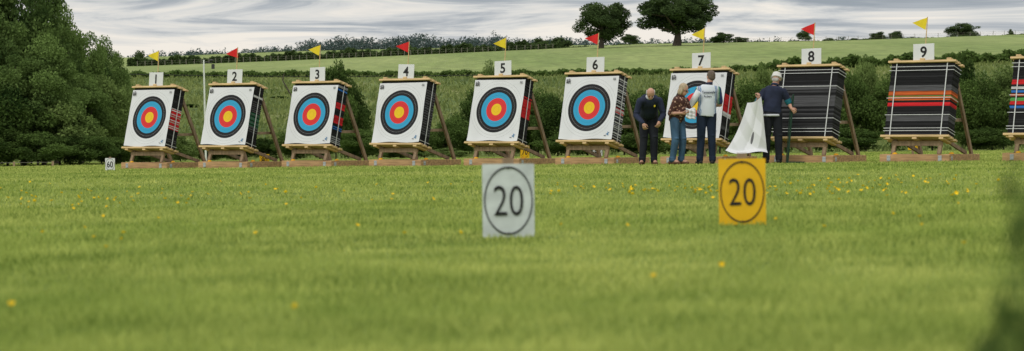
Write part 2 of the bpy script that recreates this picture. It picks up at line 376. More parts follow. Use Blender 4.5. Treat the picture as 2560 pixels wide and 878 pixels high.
# ---------------------------------------------------------------- target face material
def facemat(name,hidden=False):
    m,nt,b=newmat(name); tc=N(nt,'ShaderNodeTexCoord'); mp=N(nt,'ShaderNodeMapping')
    ln=N(nt,'ShaderNodeVectorMath',operation='LENGTH'); nt.links.new(tc.outputs['UV'],mp.inputs[0]); mp.inputs['Scale'].default_value=(1,1,0)
    nt.links.new(mp.outputs[0],ln.inputs[0])
    W=(.72,.73,.745);Bk=(.012,.012,.014);Bl=(.035,.34,.58);R=(.68,.035,.035);G=(.82,.53,.015)
    st=[(0,G),(.098,(.4,.25,.02)),(.103,G),(.2,R),(.298,(.3,.02,.02)),(.302,R),(.4,Bl),(.498,(.02,.1,.2)),(.502,Bl),(.6,Bk),(.697,(.5,.5,.5)),(.703,Bk),(.8,W),(.897,(.25,.25,.25)),(.9,W),(.995,(.25,.25,.25)),(.999,W)]
    sc=N(nt,'ShaderNodeMath',operation='MULTIPLY'); sc.inputs[1].default_value=1/.61; nt.links.new(ln.outputs['Value'],sc.inputs[0])
    r=ramp(nt,st,'CONSTANT'); nt.links.new(sc.outputs[0],r.inputs[0])
    nz=N(nt,'ShaderNodeTexNoise'); nz.inputs['Scale'].default_value=3; nt.links.new(tc.outputs['Object'],nz.inputs['Vector'])
    r2=ramp(nt,[(.3,(.93,.93,.93)),(.7,(1,1,1))]); nt.links.new(nz.outputs[0],r2.inputs[0])
    mx=N(nt,'ShaderNodeMix',data_type='RGBA',blend_type='MULTIPLY'); mx.inputs[0].default_value=1; nt.links.new(r.outputs[0],mx.inputs[6]); nt.links.new(r2.outputs[0],mx.inputs[7])
    nt.links.new(mx.outputs[2],b.inputs['Base Color']); b.inputs['Roughness'].default_value=.6; b.inputs['Specular IOR Level'].default_value=.25
    return m
facem=facemat('printed_target_paper')
def facesheet(w,h,cx=0,cz=0,wav=.006,seed=0):
    nx,nz=30,32; V=[];F_=[]; uv=[]
    r=np.random.default_rng(seed); ph=r.random(4)*6
    for j in range(nz+1):
        for i in range(nx+1):
            x=(i/nx-.5)*w; z=(j/nz-.5)*h
            e=max(0,abs(x)/(w/2)-.8)*.03+max(0,-z/(h/2)-.85)*.06
            y=-e*(1+math.sin(z*9+ph[3]))*.5+wav*(math.sin(x*5+z*3+ph[0])*.5+math.sin(z*7+ph[1])*.4+math.sin(x*11-z*4+ph[2])*.3)
            zz=z-(.012*math.sin(x*7+ph[0]) if j==0 else 0)
            V.append((x,y,zz)); uv.append((x-cx,z-cz))
    for j in range(nz):
        for i in range(nx):
            a=j*(nx+1)+i; F_.append((a,a+1,a+nx+2,a+nx+1))
    me=bpy.data.meshes.new('target_face'); me.from_pydata(V,[],F_); me.update()
    ul=me.uv_layers.new(name='UVMap')
    for l in me.loops: ul.data[l.index].uv=uv[l.vertex_index]
    return me
m_boss,nt,b=newmat('layered_foam'); at=N(nt,'ShaderNodeAttribute'); at.attribute_name='band'
tc=N(nt,'ShaderNodeTexCoord'); nz=N(nt,'ShaderNodeTexNoise'); nz.inputs['Scale'].default_value=1; nz.inputs['Detail'].default_value=4
mp=N(nt,'ShaderNodeMapping'); mp.inputs['Scale'].default_value=(3,3,160); nt.links.new(tc.outputs['Object'],mp.inputs[0]); nt.links.new(mp.outputs[0],nz.inputs['Vector'])
r=ramp(nt,[(.3,(.6,.6,.6)),(.7,(1.25,1.25,1.25))]); nt.links.new(nz.outputs[0],r.inputs[0])
mx=N(nt,'ShaderNodeMix',data_type='RGBA',blend_type='MULTIPLY'); mx.inputs[0].default_value=1; nt.links.new(at.outputs['Color'],mx.inputs[6]); nt.links.new(r.outputs[0],mx.inputs[7])
nt.links.new(mx.outputs[2],b.inputs['Base Color']); b.inputs['Roughness'].default_value=.8; b.inputs['Specular IOR Level'].default_value=.2
bp=N(nt,'ShaderNodeBump'); bp.inputs['Strength'].default_value=.4; bp.inputs['Distance'].default_value=.01; nt.links.new(nz.outputs[0],bp.inputs['Height']); nt.links.new(bp.outputs[0],b.inputs['Normal'])
BK=(.012,.012,.013);GR=(.09,.09,.095);LG=(.30,.31,.32);WH=(.62,.62,.61);RD=(.62,.02,.025);OR=(.68,.14,.03);BU=(.03,.16,.50);GN=(.02,.16,.07);GN2=(.08,.30,.07)
BW,BH,BT=1.22,1.36,.32
def bossmesh(bands,seed):
    r=np.random.default_rng(seed); NL=62; V=[];F_=[];cols=[]; t=BH/NL
    for i in range(NL):
        f=(i+.5)/NL; c=BK if r.random()<.8 else c3(BK,2.2)
        for f0,f1,cc in bands:
            if f0<=f<f1: c=cc if not isinstance(cc,list) else cc[i%len(cc)]
        c=c3(c,.85+.3*r.random())
        jx=r.normal()*.003; hx=BW/2+r.normal()*.0025; y0=.004+abs(r.normal())*.004; y1=BT+r.normal()*.004
        z0=i*t+.0006; z1=(i+1)*t-.0006; b0=len(V)
        for z in (z0,z1):
            for x,y in ((-hx+jx,y0),(hx+jx,y0),(hx+jx,y1),(-hx+jx,y1)): V.append((x,y,z))
        for q in [(3,2,1,0),(4,5,6,7),(0,1,5,4),(1,2,6,5),(2,3,7,6),(3,0,4,7)]: F_.append(tuple(k+b0 for k in q)); cols.append(c)
    me=bpy.data.meshes.new('boss'); me.from_pydata(V,[],F_); me.update()
    ca=me.attributes.new('band','FLOAT_COLOR','FACE')
    ca.data.foreach_set('color',np.array([(*c,1) for c in cols],np.float32).ravel())
    return me
LEAN=math.radians(14); YAW=math.radians(-32.8)
UP=Vector((0,math.sin(LEAN),math.cos(LEAN))); BKV=Vector((0,math.cos(LEAN),-math.sin(LEAN))); B0=Vector((0,0,.50))
def onb(x,d,h): return B0+Vector((x,0,0))+BKV*d+UP*h
def stand_parts():
    parts=[]
    p=P().box((0,0,.075),(1.36,.10,.15)); parts.append(('front_sleeper',p.mesh('front_sleeper'),beamw))
    sl=P().box((0,0,.075),(.10,1.42,.15)).mesh('side_sleeper'); parts.append(('side_sleeper',sl,beamw,(.60,.765,.004))); parts.append(('side_sleeper',sl,beamw,(-.60,.765,.004)))
    p=P().box((0,1.40,.07),(1.10,.09,.13)); parts.append(('rear_sleeper',p.mesh('rear_sleeper'),beamw))
    for sx in (-.45,.45):
        p=P().beam((0,.03,.15),(0,.155,.46),.075,.05); p.beam(Vector((0,.155,.46))+BKV*.20,Vector((0,.155,.46))+BKV*.20+UP*1.3,.07,.045)
        parts.append(('leg',p.mesh('leg'),oldw,(sx,0,0)))
    for sx in (-.50,.50):
        p=P().beam((0,.64,1.62),(0,1.44,.14),.05,.085); parts.append(('rear_strut',p.mesh('rear_strut'),oldw,(sx,0,0)))
        p=P().beam((0,.30,.42),(0,1.30,.17),.04,.07); p.beam((0,.50,.77),(0,1.09,.78),.035,.06); parts.append(('side_brace',p.mesh('side_brace'),oldw,(sx*.9,0,0)))
    p=P().box((0,.085,.345),(1.0,.035,.085)); parts.append(('cross_brace',p.mesh('cross_brace'),oldw))
    R=Matrix((Vector((1,0,0)),BKV,UP)).transposed()
    for nm,h,w in (('bottom_rail',-.024,1.34),('top_rail',BH+.022,1.33)):
        p=P()
        for d in (-.03,.12,.30): p.box(onb(0,d+.03,h),(w,.095,.04),R)
        for x in (-.52,0,.52): p.box(onb(x,.16,h+(-.041 if nm[0]=='b' else .0405)),(.09,.40,.038),R)
        parts.append((nm,p.mesh(nm),pine))
    pl=P().box((0,0,0),(.07,.006,.10))
    for a in (-.03,.03):
        for c_ in (-.02,.02): pl.tube((c_,-.003,a),.009,(c_,-.015,a),.009,6)
    plm=pl.mesh('bolt_plate')
    parts.append(('bolt_plate',plm,steel,(.50,-.054,.078))); parts.append(('bolt_plate',plm,steel,(-.50,-.054,.078)))
    pr=P().box((0,0,0),(.006,.08,.08)); 
    for a in (-.02,.02): pr.tube((.003,a,0),.010,(.015,a,0),.010,6)
    parts.append(('bolt_plate',pr.mesh('bolt_plate_side'),steel,(.654,.12,.08)))
    yk=P(); yk.ell((0,0,0),(.05,.04,.03))
    ykm=yk.mesh('yellow_cap'); parts.append(('yellow_cap',ykm,yellowp,(.60,.25,.160))); parts.append(('yellow_cap',ykm,yellowp,(-.40,.0,.155)))
    return parts
SP=stand_parts()
lg=P()
for q in [(0,0,.03,.03),(.035,0,.02,.03),(0,.035,.018,.035),(.022,.04,.034,.016),(.06,.01,.012,.05),(.062,.062,.03,.012),(.0,.075,.04,.01),(.076,0,.018,.02),(.076,.026,.018,.028),(.045,.078,.03,.016)]:
    x,z,w,h=q; lg.add([(x,0,z),(x+w,0,z),(x+w,0,z+h),(x,0,z+h)],[(0,1,2,3)])
logom=lg.mesh('printed_logo')
bc=P()
for i in range(7): bc.add([(i*.009,0,0),(i*.009+.004,0,0),(i*.009+.004,0,.05),(i*.009,0,.05)],[(0,1,2,3)])
barm=bc.mesh('printed_code')
bd=P(); bd.add([(0,0,.02),(.05,0,.03),(.10,0,.075),(.055,0,.055)],[(0,1,2,3)]); bd.add([(.03,0,.02),(.075,0,.0),(.06,0,.035)],[(0,1,2)]); bd.add([(.055,0,.05),(.04,0,.085),(.075,0,.06)],[(0,1,2)])
birdm=bd.mesh('printed_emblem'); bd2=P(); bd2.add([(-.01,0,-.015),(.04,0,-.02),(.035,0,-.008),(-.01,0,-.004)],[(0,1,2,3)]); bird2=bd2.mesh('printed_caption')
def flagmesh(seed):
    V=[];F_=[]; n=8; L=.27
    for i in range(n+1):
        t=i/n; hh=.115*(1-t)
        for s in (1,-1): V.append((-t*L,.025*math.sin(t*6+seed)*t,-.125+s*hh+(-.02*t)))
    for i in range(n): a=i*2; F_.append((a,a+1,a+3,a+2))
    me=bpy.data.meshes.new('flag'); me.from_pydata(V,[],F_); me.update(); return me
def strapset(p,vx,hz):
    R=Matrix((Vector((1,0,0)),BKV,UP)).transposed()
    for x in vx:
        p.box(onb(x,-.008,BH/2),(.018,.005,BH+.08),R); p.box(onb(x,BT+.012,BH/2),(.018,.005,BH+.08),R)
    for h in hz:
        p.box(onb(0,-.011,h),(BW+.05,.004,.010),R); p.box(onb(BW/2+.016,BT/2,h),(.004,BT+.03,.010),R); p.box(onb(-BW/2-.016,BT/2,h),(.004,BT+.03,.010),R)
targets=[
 (1,363,112,True,[(.30,.66,[RD,RD,WH,RD,WH,RD]),(.1,.16,[GR,BK])],'with red and white foam layers'),
 (2,560,114.6,True,[(.25,.75,[BK,GR,BK,GR]),(.32,.56,[GR,GN,BK,GN]),(.8,.84,WH)],'with grey and green foam layers'),
 (3,769,116,True,[(.88,.92,BU),(.94,.97,LG),(.60,.70,RD),(.36,.48,RD),(.24,.30,[BU,BK]),(.06,.14,[LG,BK])],'with red and blue foam layers'),
 (4,990,118.5,True,[(.15,.85,[GR,BK,GR,BK,c3(GR,.6)])],'with grey foam layers'),
 (5,1231,121.5,True,[(.38,.68,RD),(.68,.73,[BK,RD])],'with a red foam band'),
 (6,1464,125,True,[(.05,.95,[LG,BK,WH,GR,BK]),(.42,.5,[RD,WH])],'with white and black foam layers'),
 (7,1730,129,True,[(.40,.66,RD),(.34,.40,WH),(.15,.2,GR)],'with a red foam band'),
 (8,2003,133,False,[(.30,.75,[c3(GR,.7),BK,BK,c3(GR,.5)]),(.44,.58,GR),(.68,.74,GR),(.1,.2,[BK,c3(GR,.5)])],'bare black and grey foam without a face'),
 (9,2288,137.5,False,[(.62,.70,GR),(.55,.61,[OR,c3(OR,.5),OR]),(.53,.55,c3(GN2,.7)),(.485,.53,[OR,c3(OR,.7)]),(.41,.455,RD),(.20,.28,GR)],'bare foam with orange and red stripes'),
 (10,2600,142,False,[(.66,.72,RD),(.60,.63,WH),(.55,.58,BU),(.50,.54,OR),(.44,.49,GN2),(.38,.43,RD),(.34,.37,BU)],'bare foam with multicoloured stripes'),
]
for num,u,s,hasf,bands,desc in targets:
    D=F/s; x=bx(u,D); z=zt1(x,D); rr=random.Random(num)
    yaw=YAW+math.radians(rr.uniform(-1.2,1.2))
    lab='archery target numbered %d, '%num+desc
    if num==10: lab='archery target on wooden stand, '+desc
    e=empty('archery_target',(x,D,z-.008),label=lab,category='archery target',group='row of numbered archery targets')
    e.rotation_euler=(0,0,yaw)
    for part in SP:
        nm,me,mm=part[:3]; loc=part[3] if len(part)>3 else (0,0,0)
        o=obj(nm,me,parent=e,mat=mm,loc=loc)
        if nm not in('bolt_plate','yellow_cap'): bevel(o,.004,1)
    bo=obj('foam_boss',bossmesh(bands,num),parent=e,mat=m_boss,loc=B0); bo.rotation_euler=(-LEAN,0,0)
    if hasf:
        fc=obj('target_face',facesheet(1.235,1.30,rr.uniform(-.01,.01),rr.uniform(-.01,.02),.007,num),parent=e,mat=facem,smooth=True,loc=onb(rr.uniform(-.008,.008),-.028,.66)); fc.rotation_euler=(-LEAN,rr.uniform(-.01,.01),0)
        obj('printed_logo',logom,parent=fc,mat=black,loc=(-.585,-.019,.52))
        obj('printed_code',barm,parent=fc,mat=black,loc=(.50,-.019,.56))
        obj('printed_emblem',birdm,parent=fc,mat=bluem,loc=(.46,-.019,-.58))
        obj('printed_caption',bird2,parent=fc,mat=black,loc=(.44,-.020,-.57))
        sp_=P(); strapset(sp_,[],[.06] if num!=6 else [.06,.3,.62,1.0]); 
        R=Matrix((Vector((1,0,0)),BKV,UP)).transposed(); sp_.box(onb(BW/2+.016,.17,BH/2),(.005,.02,BH+.02),R)
        obj('strap',sp_.mesh('strap'),parent=e,mat=strapm)
    else:
        sp_=P(); strapset(sp_,[-.50,.49],[.10,.16,.36,.98,1.24,1.30] if num==8 else [.08,.13,.38,.70,1.22,1.29]); obj('strap',sp_.mesh('strap'),parent=e,mat=strapm)
    tx=rr.uniform(-.02,.02); by=.345
    if num<10:
        nb=obj('number_board',P().box((0,0,0),(.41,.012,.30)).mesh('number_board'),parent=e,mat=whiteb,loc=(tx+.02,by,2.02)); nb.rotation_euler=(-.06,rr.uniform(-.03,.03),0); bevel(nb,.002,1)
        obj('number',textmesh(str(num),None,.205,.022),parent=nb,mat=black,loc=(0,-.0095,0))
        pt=Vector((tx+.05+.03,by+.03,2.66)); pb=Vector((tx+.02,by+.03,1.80))
        obj('flag_pole',P().tube(pb,.011,pt,.009,8).mesh('flag_pole'),parent=e,mat=pine)
        fl=obj('flag',flagmesh(num),parent=e,mat=flagY if num%2 else flagR,smooth=True,loc=pt-Vector((0,0,-.0))); fl.rotation_euler=(0,rr.uniform(-.12,.2),-yaw*.8+rr.uniform(-.3,.3))

# ---------------------------------------------------------------- distance markers
def marker(u,D,txt,wht,lift,w=.21,h=.297,yaw=0,tilt=0,lab=''):
    x=bx(u,D); z=zt1(x,D)
    e=empty('distance_marker',(x,D,z),label=lab,category='distance marker',group='numbered distance markers'); e.rotation_euler=(0,tilt,yaw)
    V=[];F_=[];n=8
    for s_ in (0,1):
        for j in range(n+1):
            for i in range(n+1):
                a=(i/n-.5); c_=(j/n-.5); V.append((a*w,(-.004 if s_==0 else .0)+.010*(a*a*2)+.006*c_*c_,lift+h*(c_+.5)))
    q=(n+1)**2
    for j in range(n):
        for i in range(n):
            a=j*(n+1)+i; F_.append((a,a+1,a+n+2,a+n+1)); F_.append((q+a,q+a+n+1,q+a+n+2,q+a+1))
    for i in range(n):
        F_.append((i+1,i,q+i,q+i+1)); t_=n*(n+1)+i; F_.append((t_,t_+1,q+t_+1,q+t_))
        l_=i*(n+1); F_.append((l_,l_+n+1,q+l_+n+1,q+l_)); r_=l_+n; F_.append((r_+n+1,r_,q+r_,q+r_+n+1))
    me=bpy.data.meshes.new('plate'); me.from_pydata(V,[],F_); me.update()
    obj('plate',me,parent=e,mat=(markW if D<20 else whiteb) if wht else markY,smooth=False)
    ring=P(); no=48
    a0,b0=w*.47,h*.465; V=[]
    for k_ in range(no):
        t=2*math.pi*k_/no
        for rr_ in (1,1-.005/.1): V.append((a0*rr_*math.cos(t),.010*2*(a0*rr_*math.cos(t)/w)**2,b0*rr_*math.sin(t)))
    ring.add(V,[(2*k_,2*k_+1,(2*k_+3)%(2*no),(2*k_+2)%(2*no)) for k_ in range(no)])
    obj('printed_oval',ring.mesh('oval'),parent=e,mat=black,loc=(0,-.0065,lift+h/2))
    obj('number',textmesh(txt,w*(.565 if D<20 else .62),h*(.41 if D<20 else .5),-.008 if D<20 else .015),parent=e,mat=black,loc=(0,-.0075,lift+h/2))
    st=P(); st.box((0,.016,(lift+h+.025)/2-.06),(.045,.022,lift+h+.025+.12)); obj('stake',st.mesh('stake'),parent=e,mat=oldw)
    for zz in (lift+.016,lift+h-.016): obj('screw',P().tube((0,-.002,zz),.005,(0,-.009,zz),.004,8).mesh('screw'),parent=e,mat=black)
markW=mat('weathered_white_plate',(.58,.63,.62),.5,.17,(9,9,16)); markY=mat('yellow_plate',(.80,.46,.01),.5,.09,(6,6,9))
marker(1272,9.7,'20',True,.002,yaw=.04,tilt=-.01,lab='white distance marker reading 20 on a stake in grass')
marker(1857,10.75,'20',False,.004,yaw=-.06,tilt=-.015,lab='yellow distance marker reading 20 on a stake in grass')
marker(275,49.6,'60',True,.0,.2,.26,lab='small white distance marker reading 60 beside a target')
marker(1494,50.5,'80',True,.16,.2,.25,lab='small white distance marker reading 80 behind the targets')
marker(1312,53,'70',False,.13,.2,.27,lab='small yellow distance marker reading 70 behind the targets')
marker(661,54.5,'80',False,.02,.22,.27,lab='small yellow distance marker reading 80 behind the targets')
marker(2282,50,'90',False,.2,.2,.27,lab='small yellow distance marker reading 90 behind the targets')

# pole with weather instruments
D=80; x=bx(512,D); zg=zt1(x,D)
e=empty('weather_pole',(x,D,zg),label='slim white pole carrying a small wind instrument',category='pole')
polem=mat('pale_painted_pole',(.75,.78,.72),.5,.1)
H=bz(150,D)-zg
obj('pole',P().tube((0.04,0,-.1),.034,(-.03,0,H),.028,10).mesh('pole'),parent=e,mat=polem)
q=P(); q.tube((-.03,0,H-.06),.018,(.26,0,H-.10),.015,6); q.ell((.22,0,H-.02),(.07,.05,.04)); q.box((.28,0,H-.22),(.10,.08,.16)); q.tube((-.03,0,H),.01,(-.03,0,H+.1),.008,6)
obj('wind_instrument',q.mesh('instrument'),parent=e,mat=mat('dark_plastic',(.05,.05,.05)))
w=P(); pv=None
for i_ in range(25):
    t=i_/24; u=140+(1230-140)*t; p_=Vector((bx(u,106),106,bz(182+6*t+6*math.sin(math.pi*t),106)))
    if pv is not None: w.tube(pv,.014,p_,.014,4)
    pv=p_
obj('overhead_wire',w.mesh('wire'),mat=black,label='thin dark overhead wire strung between trees',category='wire')
D=101; x=bx(740,D); e=empty('dead_sapling',(x,D,zt1(x,D)),label='bare dead sapling with crooked branches in hedge',category='tree')
q=P(); pts=[Vector((0,0,0)),Vector((.1,0,1.4)),Vector((-.1,0,2.5)),Vector((-.55,0,3.3)),Vector((-.5,0,3.6))]
for a,b_,r0 in zip(pts,pts[1:],(.05,.045,.035,.025)): q.tube(a,r0,b_,r0*.75,6)
q.tube((-.1,0,2.5),.025,(.25,0,3.1),.01,6); q.tube((-.45,0,3.1),.02,(-.62,0,3.5),.008,6)
obj('trunk',q.mesh('deadtrunk'),parent=e,mat=barkm)
e=empty('rope_fence',(bx(-40,70),70,zt1(bx(-40,70),70)),label='low rope line tied to short wooden stakes',category='fence')
pts=[]
for u in (-60,35,132):
    x=bx(u,70); l=Vector((x,70,zt1(x,70)))-e.location; pts.append(l+Vector((0,0,.12)))
    obj('stake',P().box((0,0,.04),(.06,.06,.22)).mesh('stake'),parent=e,mat=oldw,loc=l)
w=P()
for a,b_ in zip(pts,pts[1:]): w.tube(a,.006,b_,.006,5)
obj('rope',w.mesh('rope'),parent=e,mat=fencem)

# ---------------------------------------------------------------- buttercups
bm_=P()
bm_.tube((0,0,-.05),.0012,(0,0,0),.001,5); 
stem=len(bm_.F)
for k_ in range(5):
    a=2*math.pi*k_/5; d=Vector((math.cos(a),math.sin(a),0)); s_=Vector((-d.y,d.x,0))
    bm_.add([Vector((0,0,0)),d*.006+s_*.005+Vector((0,0,.003)),d*.011+s_*.004+Vector((0,0,.008)),d*.011-s_*.004+Vector((0,0,.008)),d*.006-s_*.005+Vector((0,0,.003))],[(0,1,2,3,4)])
bme=bm_.mesh('buttercup'); bme.materials.append(grassm); bme.materials.append(mat('buttercup_petal',(.85,.60,.01),.5,.1))
for i_,p_ in enumerate(bme.polygons): p_.material_index=1 if i_>=stem else 0
px=[(28,825),(740,825),(107,612),(183,540),(258,562),(308,612),(304,624),(235,628),(265,655),(210,595),(395,566),(640,617),(1012,612),(893,590),(1150,612),(1635,735),(1805,705),(1940,580),(2060,592),(2305,590),(2300,565),(2410,650),(2395,535),(75,465),(72,520),(440,525),(930,520),(1082,518),(600,500),(1405,588),(2232,563),(1567,590)]
for i_ in range(95): px.append((random.gauss(1750,190),random.gauss(487,9)))
for i_ in range(35): px.append((random.uniform(1950,2450),random.gauss(470,14)))
for i_ in range(40): px.append((random.gauss(230,150),random.gauss(512,14)))
for i_ in range(60): px.append((random.uniform(0,2500),random.gauss(480,22)))
for u,v in px:
    if v<440: continue
    t=(v-369)/F; a=(u-1280)/F; D=CH/(t+K*a); x=a*D
    o=bpy.data.objects.new('buttercup',bme); C.objects.link(o); o.location=(x,D,zt1(x,D)+random.uniform(.038,.052))
    sc=random.uniform(.8,1.3)*(1 if v<520 else (.7 if v<700 else .55)); o.scale=(sc,sc,max(sc,1)); o.rotation_euler=(random.uniform(.0,1.0),random.uniform(-.4,.4),random.uniform(0,6))
    o['label']='small yellow buttercup flower in the lawn'; o['category']='flower'; o['group']='buttercups in the lawn'

# ---------------------------------------------------------------- near blurred plant
D=1.5; x=bx(2670,D); e=empty('feathery_shrub',(x,D,zt1(x,D)),label='feathery green shrub with fine loose stems',category='shrub')
pts=[]; q=P()
for i_ in range(34):
    a=rng.random()*6.28; r=.01+.075*rng.random()**.8; h=.19+.18*rng.random()*(1-r*3.6)+.0; base=np.array([r*.35*math.cos(a),r*.35*math.sin(a),0]); tip=np.array([r*math.cos(a),r*math.sin(a),h])
    if i_<4: tip=np.array([-.038+.02*i_,0,.36-.01*i_])
    q.tube(base,.0012,tip,.0005,4)
    for j in range(62):
        t=.1+.9*rng.random(); pts.append(base+(tip-base)*t+rng.normal(size=3)*.008*(1.3-t))
V,Fq=leafquads(np.array(pts),.011); n_=len(Fq)
obj('needles',fastmesh('needles',V,Fq,rng.random(n_)),parent=e,mat=foliage('needle_green',(.03,.06,.018),(.14,.21,.055),8,.4))
obj('stem',q.mesh('stems'),parent=e,mat=mat('green_stem',(.10,.14,.04)))

# ---------------------------------------------------------------- people
skin=mat('skin',(.52,.29,.205),.55,.08,(20,20,20))
def hand(p,wr,d,n,curl=.5):
    wr=Vector(wr); d=Vector(d).normalized(); n=Vector(n); n=(n-d*n.dot(d)).normalized(); s=d.cross(n)
    p.cap(wr,.026,wr+d*.05,.03); 
    for o_ in (-.026,-.009,.009,.026): p.cap(wr+d*.02+s*o_*.6,.015,wr+d*.085+s*o_,.0125)
    for o_,L in ((-.031,.062),(-.0105,.078),(.0105,.083),(.031,.072)):
        a=wr+d*.088+s*o_; d1=(d*math.cos(curl)+n*math.sin(curl)); b_=a+d1*L*.5; d2=(d*math.cos(curl*2.1)+n*math.sin(curl*2.1)); c_=b_+d2*L*.5
        p.cap(a,.0092,b_,.0085,8); p.cap(b_,.0085,c_,.007,8)
    a=wr+d*.03+s*.03; b_=a+(d*.7+s*.6+n*.35).normalized()*.04; c_=b_+(d*.85+n*.5).normalized()*.032
    p.cap(a,.014,b_,.0105,8); p.cap(b_,.0105,c_,.0085,8)
def basis(f,up=(0,0,1)):
    f=Vector(f).normalized(); up=Vector(up); r=f.cross(up).normalized(); u=r.cross(f); return r,f,u
def person(u,D,J,cl,label):
    x=bx(u,D); e=empty('person',(x,D,zt1(x,D)),label=label,category='person')
    g={k:Vector(v) if isinstance(v,(tuple,list)) and len(v)==3 else v for k,v in J.items()}
    k=g.get('k',1.0)
    hipd=(g['hipR']-g['hipL']).normalized(); shd=(g['shR']-g['shL']).normalized()
    def torso(p,m=0.0,t0=-.12,t1=1.0,belly=0):
        P0=g['pelvis']; P1=g['neck']; ax=(P1-P0).normalized(); secs=[]
        for t,a,b_ in [(-.20,.13,.09),(-.12,.165,.115),(0,.172,.122),(.2,.160,.118),(.4,.155,.118),(.6,.165,.122),(.78,.172,.122),(.90,.155,.105),(.97,.11,.085),(1.02,.065,.06)]:
            if t<t0-1e-6 or t>t1+1e-6: continue
            w=hipd.lerp(shd,max(0,min(1,t))).normalized(); w=(w-ax*w.dot(ax)).normalized(); f=ax.cross(w)
            bb=b_+(belly if .1<t<.5 else 0)
            secs.append((P0+(P1-P0)*t,w,f,(a+m)*k,(bb+m)*k))
        p.loft(secs)
    b=P(); torso(b,-.012)
    hc=g['head']; r,f,up=basis(g['face'],g.get('headup',(0,0,1)))
    R=Matrix((r,f,up)).transposed()
    b.cap(g['neck']-(hc-g['neck'])*.25,.055*k,hc-up*.03-f*.015,.05*k)
    b.ell(hc+up*.015-f*.008,(.073,.088,.098),R); b.ell(hc-up*.045+f*.03,(.052,.055,.062),R)
    b.ell(hc-up*.012+f*.094,(.012,.018,.020),R,8); b.cap(hc+up*.02+f*.082,.008,hc-up*.012+f*.098,.012,8)
    b.ell(hc-up*.055+f*.083,(.022,.009,.008),R,8)
    for s in (-1,1): b.ell(hc+r*s*.076-up*.005-f*.005,(.010,.018,.030),R,8)
    for s in 'LR':
        b.cap(g['sh'+s],.05*k,g['el'+s],.042*k); b.cap(g['el'+s],.042*k,g['wr'+s],.027*k)
        d=g.get('hd'+s,(g['wr'+s]-g['el'+s])); hand(b,g['wr'+s],d,g['hn'+s],g.get('curl'+s,.5))
        b.cap(g['hip'+s],.085*k,g['kn'+s],.055*k); b.cap(g['kn'+s],.055*k,g['an'+s],.038*k)
        b.cap(g['an'+s],.04,g['an'+s]+Vector(g['ft'+s]).normalized()*.12-Vector((0,0,.03)),.03)
    obj('body',remesh(b,'body',.0055,1,.5),parent=e,mat=skin)
    t=P(); torso(t,.012,-.12,.12)
    for s in 'LR':
        t.cap(g['hip'+s],.102*k,g['kn'+s],.078*k); t.cap(g['kn'+s],.078*k,g['an'+s]+Vector((0,0,.0)),.062*k)
        t.ell(g['kn'+s]+Vector((.01,-.015,.04)),(.07*k,.075*k,.03)); t.ell(g['an'+s]+Vector((0,-.01,.05)),(.072,.07,.02))
        t.ell(g['an'+s]+Vector((0,-.01,.01)),(.068,.07,.05))
    obj('trousers',remesh(t,'trousers',.011,1),parent=e,mat=cl['trousers'])
    for s in 'LR':
        sh=P()
        fd=Vector(g['ft'+s]).normalized(); a=g['an'+s].copy(); a.z=.04
        sh.cap(a-fd*.05,.042,a+fd*.14-Vector((0,0,.006)),.036); sh.ell(a+fd*.04,(.045,.05,.05))
        obj('shoe',remesh(sh,'shoe',.01,1),parent=e,mat=cl['shoes'])
    tp=P(); torso(tp,.014,cl.get('hem',-.2),.99,cl.get('belly',.01)); 
    for s in 'LR':
        tp.cap(g['neck'].lerp(g['sh'+s],.45)-Vector((0,0,.035)),.062*k,g['sh'+s],.06*k)
        if cl['sleeve']=='long': tp.cap(g['sh'+s],.066*k,g['el'+s],.056*k); tp.cap(g['el'+s],.056*k,g['wr'+s].lerp(g['el'+s],.04),.040*k); tp.ell(g['wr'+s].lerp(g['el'+s],.3),(.054,.054,.022)); tp.ell(g['sh'+s].lerp(g['el'+s],.75),(.068,.068,.02))
        else: tp.cap(g['sh'+s],.064*k,g['sh'+s].lerp(g['el'+s],cl.get('sl',.7)),.062*k)
    obj(cl['topname'],remesh(tp,'top',.010,1),parent=e,mat=cl['top'])
    if 'trim' in cl:
        for s in 'LR':
            a=g['sh'+s].lerp(g['el'+s],.66); c_=g['sh'+s].lerp(g['el'+s],.84)
            obj('sleeve_trim',remesh(P().cap(a,.0665*k,c_,.064*k),'trim',.01,1),parent=e,mat=cl['trim'])
    col=P(); col.loft([(g['neck']-(hc-g['neck'])*.12,r,f,.078,.075),(g['neck']+(hc-g['neck'])*.22,r,f,.066,.066)])
    obj('collar',col.mesh('collar'),parent=e,mat=cl.get('collar',cl['top']),smooth=True)
    if cl['hair'] in('short','bob'):
        h=P(); h.ell(hc+up*.032-f*.022,(.081,.090,.092),R); h.ell(hc-f*.045-up*.01,(.072,.055,.07),R)
        if cl['hair']=='bob':
            h.ell(hc-f*.04-up*.05,(.085,.06,.08),R)
            for s in (-1,1): h.ell(hc+r*s*.070-up*.03-f*.01,(.022,.045,.075),R)
        obj('hair',remesh(h,'hair',.007,1),parent=e,mat=cl['hairm'])
    if cl['hair']=='fringe':
        h=P()
        for s in (-1,1): h.ell(hc+r*s*.066-f*.025+up*.005,(.020,.060,.042),R)
        h.ell(hc-f*.078-up*.005,(.06,.022,.045),R)
        obj('hair',remesh(h,'hair',.006,1),parent=e,mat=cl['hairm'])
    if cl['hair']=='hat':
        h=P(); h.ell(hc-f*.055-up*.03,(.070,.04,.05),R); obj('hair',remesh(h,'hair',.007,1),parent=e,mat=cl['hairm'])
        hh=P(); hh.loft([(hc+up*.02,r,f,.112,.122),(hc+up*.03,r,f,.108,.118),(hc+up*.055,r,f,.090,.101),(hc+up*.09,r,f,.087,.097),(hc+up*.12,r,f,.078,.088),(hc+up*.137,r,f,.05,.06)],28)
        obj('bucket_hat',hh.mesh('hat'),parent=e,mat=cl['hatm'],smooth=True)
